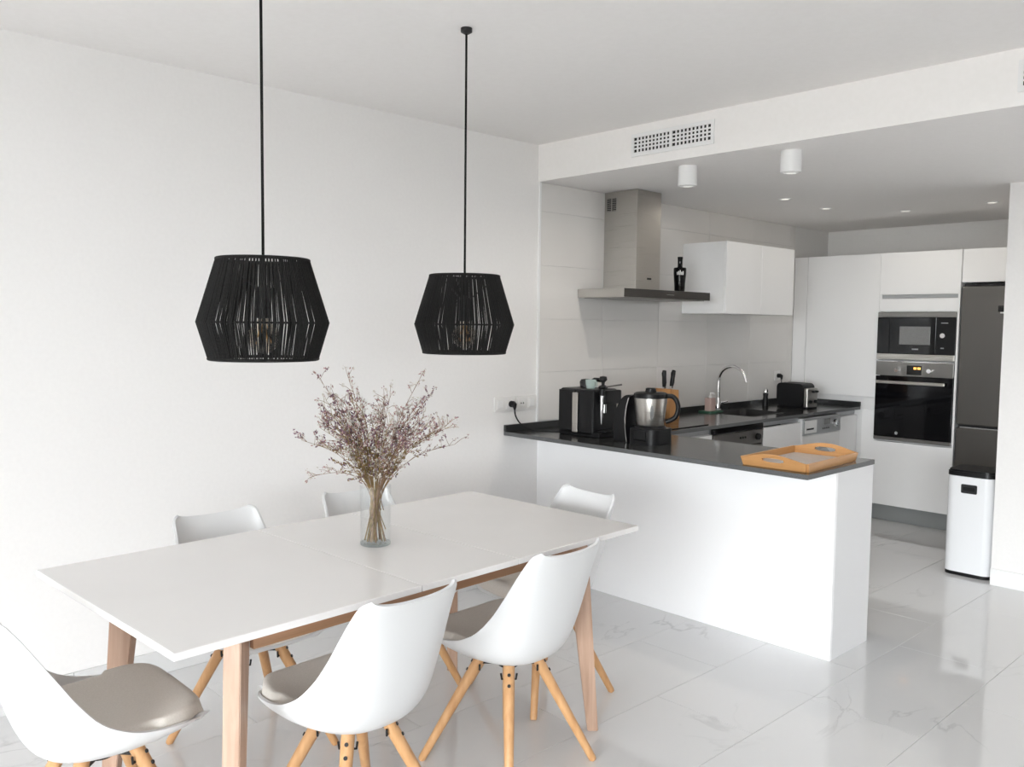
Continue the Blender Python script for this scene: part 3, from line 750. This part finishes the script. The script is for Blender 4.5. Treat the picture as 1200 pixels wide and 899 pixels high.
for sx, sy in ((1, 1), (1, -1), (-1, 1), (-1, -1)):
    mb = MB(); d = Vector((sx, sy, 0)).normalized(); n = Vector((-d.y, d.x, 0)); hw = .0225
    c = Vector((sx * LX, sy * LY, 0))
    zt = TZ - .0205
    ring = []
    for z, o0, o1 in ((zt, -.034, .036), (zt - .09, -.034, .046), (.0005, .052, .092)):
        ring.append([mb.bm.verts.new(c + d * a + n * b + Vector((0, 0, z))) for a, b in ((o0, -hw), (o1, -hw), (o1, hw), (o0, hw))])
    for A, C_ in zip(ring, ring[1:]):
        for k in range(4): mb.bm.faces.new((A[k], A[(k + 1) % 4], C_[(k + 1) % 4], C_[k]))
    mb.bm.faces.new(ring[0]); mb.bm.faces.new(ring[-1][::-1])
    bmesh.ops.recalc_face_normals(mb.bm, faces=mb.bm.faces[:])
    bmesh.ops.bevel(mb.bm, geom=mb.bm.edges[:], offset=.0025, segments=2, affect='EDGES')
    mb.done('leg', WAL, t)

# ------------------------------------------------------------------ chairs
ROWS = [((.232, .430), (.200, .440, .150)), ((.218, .438), (.193, .460, .190)), ((.15, .424), (.145, .470, .226)), ((.06, .403), (.07, .477, .238)),
        ((-.04, .390), (.0, .494, .238)), ((-.12, .392), (-.065, .530, .226)), ((-.172, .420), (-.112, .585, .204)), ((-.206, .48), (-.150, .645, .190)),
        ((-.234, .57), (-.188, .705, .184)), ((-.262, .675), (-.226, .765, .176)), ((-.286, .768), (-.258, .808, .168)), ((-.298, .800), (-.276, .822, .143))]
def cr(vals, v):
    n = len(vals) - 1; x = min(max(v, 0), 1) * n; i = min(int(x), n - 1); s = x - i
    a = vals[max(i - 1, 0)]; b = vals[i]; c = vals[i + 1]; d = vals[min(i + 2, n)]
    return .5 * (2 * b + (c - a) * s + (2 * a - 5 * b + 4 * c - d) * s * s + (3 * b - a - 3 * c + d) * s ** 3)
RC = [[r[0][0] for r in ROWS], [r[0][1] for r in ROWS], [r[1][0] for r in ROWS], [r[1][1] for r in ROWS], [r[1][2] for r in ROWS]]
def shell(u, v):
    cd, cz, ed, ez, w_ = (cr(q, v) for q in RC)
    th = abs(u) * math.pi / 2
    s = math.sin(th) ** .92; k = (1 - math.cos(th)) ** 1.08
    return Vector((math.copysign(w_ * s, u), cd + (ed - cd) * k, cz + (ez - cz) * k))
def sn(u, v):
    e = .01; a = shell(u + e, v) - shell(u - e, v); b = shell(u, min(v + e, 1)) - shell(u, max(v - e, 0))
    n = a.cross(b).normalized()
    return n
def make_chair():
    t = thing('dining_chair', (0, 0, 0), 'chair', 'chair')
    NU, NV = 30, 44
    mb = MB(); mb.grid([[shell(-1 + 2 * j / NU, i / NV) for j in range(NU + 1)] for i in range(NV + 1)])
    bmesh.ops.recalc_face_normals(mb.bm, faces=mb.bm.faces[:])
    bmesh.ops.solidify(mb.bm, geom=mb.bm.faces[:], thickness=.009)
    mb.done('shell', SHELL, t, ang=60)
    mb = MB(); N = 26; M = 26; top = []; bot = []
    for i in range(M + 1):
        rt_, rb_ = [], []
        for j in range(N + 1):
            a = -1 + 2 * j / N; b = -1 + 2 * i / M
            # rounded square footprint
            u = .86 * a * math.sqrt(1 - .18 * b * b); v = .268 + .215 * b * math.sqrt(1 - .18 * a * a)
            h = .046 * (max(0, 1 - a ** 6) ** .5) * (max(0, 1 - b ** 6) ** .5)
            n = sn(u, v)
            if n.z < 0: n = -n
            p = shell(u, v)
            q_ = Vector((0, .0, 1)) if b < 0 else (n + Vector((0, 0, .6))).normalized()
            rt_.append(p + n * .012 + q_ * (.004 + h)); rb_.append(p + n * .0102)
        top.append(rt_); bot.append(rb_)
    T = mb.grid(top); Bt = mb.grid(bot)
    def stitch(A, C_):
        for k in range(len(A) - 1): mb.bm.faces.new((A[k], A[k + 1], C_[k + 1], C_[k]))
    stitch(T[0], Bt[0]); stitch(T[-1], Bt[-1]); stitch([r[0] for r in T], [r[0] for r in Bt]); stitch([r[-1] for r in T], [r[-1] for r in Bt])
    mb.done('seat_cushion', CUSH, t, ang=60)
    mb = MB()
    for a in (45, -45):
        mb.box(-.105, .105, -.011, .011, .352, .368, .002, mt=Matrix.Rotation(R(a), 4, 'Z'))
    mb.lathe([(0, .346), (.035, .346), (.035, .3685), (.0, .3685)], n=20); mb.lathe([(.0, .3685), (.02, .3685), (.02, .381), (0, .381)], n=16)
    mb.done('bracket', BLACKM, t)
    for sx, sy in ((1, 1), (1, -1), (-1, 1), (-1, -1)):
        p1 = Vector((sx * .066, sy * .066, .381)); p0 = Vector((sx * .215, sy * .215, .0005)); d = p1 - p0
        l = MB().tube([p0 + Vector((0, 0, 0)), p0 + d * .02, p0 + d * .5, p0 + d * .9, p1], [.0115, .0138, .0172, .0195, .0195], 20).done('leg', BEECH, t)
        od = Vector((sx, sy, 0)).normalized(); ax = d.normalized(); nn = (od - ax * od.dot(ax)).normalized()
        for q in (.84, .92):
            c = p0 + d * q; MB().cyl(c + nn * .0185, c + nn * .0225, .0062, .005, 12).done('bolt', BLACKM, l)
        side = Vector((-od.y, od.x, 0))
        mb = MB()
        for sg in (1, -1):
            c = p0 + d * .90; mb.tube([c + side * sg * .012 - nn * .014, c + side * sg * .024 - nn * .016, c + side * sg * .027 - nn * .016 + Vector((0, 0, .020))], .0035, 8)
        mb.done('brace_fittings', BLACKM, l)
    return t
ch = make_chair()
GRP = 'white shell chairs round the dining table'
CH = [((1.560, -1.708), 92.6, 'white shell chair on near long side of table, next to the right table leg'),
      ((1.600, -2.372), 93, 'white shell chair on near long side of table, middle of the foreground'),
      ((1.266, -2.968), 0, 'white shell chair at the left table head, its beige seat in full view'),
      ((.850, -2.315), -88, 'white shell chair on far long side, behind the left half of the table'),
      ((.822, -1.675), -88, 'white shell chair on far long side, behind the flower vase'),
      ((1.212, -1.192), 175, 'white shell chair at the right head of the table beside the peninsula')]
for i, ((x, y), rz, lb) in enumerate(CH):
    if i == 0:
        ch.location = (x, y, 0); ch.rotation_euler = (0, 0, R(rz)); ch['label'] = lb
    else: dup(ch, (x, y, 0), R(rz), lb)

# ------------------------------------------------------------------ vase and dried flowers
VP = Vector((1.245, -2.050, TZ))
t = thing('glass_vase', tuple(VP), 'clear straight glass vase on the dining table', 'vase')
MB().lathe([(.0522, .0102), (.0525, .10), (.0535, .208), (.0515, .208), (.0500, .10), (.0495, .0102)], n=40).done('glass', VASE, t)
MB().lathe([(0, .0005), (.048, .0005), (.0518, .003), (.0522, .010), (0, .010)], n=40).done('thick_base', VASEB, t)
t = thing('dried_flower_bouquet', (VP.x, VP.y, VP.z + .0125), 'bunch of dried mauve and cream flowers standing in the glass vase', 'flowers')
R2 = Vector((.69, .724, 0)); F2 = Vector((-.724, .69, 0))
fr_ = random.Random(21)
PET = [MAUVE, ROSE, CREAM, OLIVE]
NS = 60
for k in range(NS):
    # aim: sideways spread sd (photo right +), depth spread dd, tip height
    kind = k % 10
    if kind < 5: sd = fr_.gauss(-.06, .09); hh = fr_.uniform(.34, .50)
    elif kind < 8: sd = fr_.uniform(.06, .275); hh = fr_.uniform(.30, .46) + .03
    elif kind < 9: sd = fr_.uniform(-.21, -.08); hh = fr_.uniform(.30, .52)
    else: sd = fr_.gauss(.05, .10); hh = fr_.uniform(.28, .42)
    if k == 9: sd, hh = .155, .565
    if k == 19: sd, hh = -.095, .565
    if k == 29: sd, hh = -.20, .555
    if k == 39: sd, hh = -.215, .225
    if k == 49: sd, hh = .18, .50
    dd = fr_.gauss(0, .07)
    a = fr_.uniform(0, 6.28); r0_ = .040 * math.sqrt(fr_.random())
    p0 = Vector((r0_ * math.cos(a), r0_ * math.sin(a), .003 if k % 3 else fr_.uniform(.03, .11)))
    tip = R2 * sd + F2 * dd + Vector((0, 0, hh))
    neck = Vector((tip.x * .14, tip.y * .14, .0)) * .9
    nl = neck.length
    if nl > .042: neck *= .042 / nl
    neck += Vector((0, 0, .190))
    waist = Vector((p0.x * .25 + neck.x * .3, p0.y * .25 + neck.y * .3, .11))
    mid = neck.lerp(tip, .5) + Vector((tip.x * -.06, tip.y * -.06, .03))
    pts = smooth([p0, waist, neck, mid, tip] if p0.z < .02 else [p0, neck, mid, tip], 5)
    mb = MB(); mb.mi = 0
    mb.tube(pts, [.0017 - .0011 * i / (len(pts) - 1) for i in range(len(pts))], 5)
    pm = MB(); white = fr_.random() < .28
    ends = []
    n0 = int(len(pts) * .55)
    for i in range(n0, len(pts)):
        for q in range(fr_.choice((1, 2, 2))):
            base = pts[i]; up_ = (tip - neck).normalized()
            d = (up_ * fr_.uniform(.5, 1.0) + Vector((fr_.gauss(0, .5), fr_.gauss(0, .5), fr_.gauss(.1, .3)))).normalized()
            L = fr_.uniform(.022, .06)
            e = base + d * L; m_ = base + d * L * .5 + Vector((0, 0, .004))
            mb.tube([base, m_, e], [.0008, .0007, .0005], 4, caps=False)
            ends.append((m_, d, e))
    for m_, d, e in ends:
        for q in range(fr_.choice((4, 5, 6, 8))):
            c = m_.lerp(e, fr_.uniform(.3, 1.05)) + Vector((fr_.gauss(0, .004), fr_.gauss(0, .004), fr_.gauss(0, .004)))
            v = (d + Vector((fr_.gauss(0, .6), fr_.gauss(0, .6), fr_.gauss(0, .5)))).normalized()
            ln = fr_.uniform(.0038, .0080); wd = ln * fr_.uniform(.34, .52)
            g = fr_.random()
            hgt = c.z
            if white: pm.mi = 2 if g < .75 else 1
            elif hgt < .33: pm.mi = 3 if g < .45 else (2 if g < .7 else 0)
            else: pm.mi = 0 if g < .55 else (1 if g < .84 else 2)
            s_ = v.orthogonal().normalized(); s2_ = v.cross(s_)
            A = [pm.bm.verts.new(c + v * ln), pm.bm.verts.new(c - v * ln)]
            Q = [pm.bm.verts.new(c + (s_ * math.cos(b_) + s2_ * math.sin(b_)) * wd + v * ln * .15) for b_ in (0, 2.09, 4.19)]
            fs = []
            for z_ in range(3):
                fs.append(pm.bm.faces.new((A[0], Q[z_], Q[(z_ + 1) % 3]))); fs.append(pm.bm.faces.new((A[1], Q[(z_ + 1) % 3], Q[z_])))
            pm._set(fs)
    sp = mb.done('sprig', BRUSH if k % 2 else OLIVE, t, ang=80)
    pm.done('blossoms', PET, sp, ang=180, recalc=False, kind='stuff')
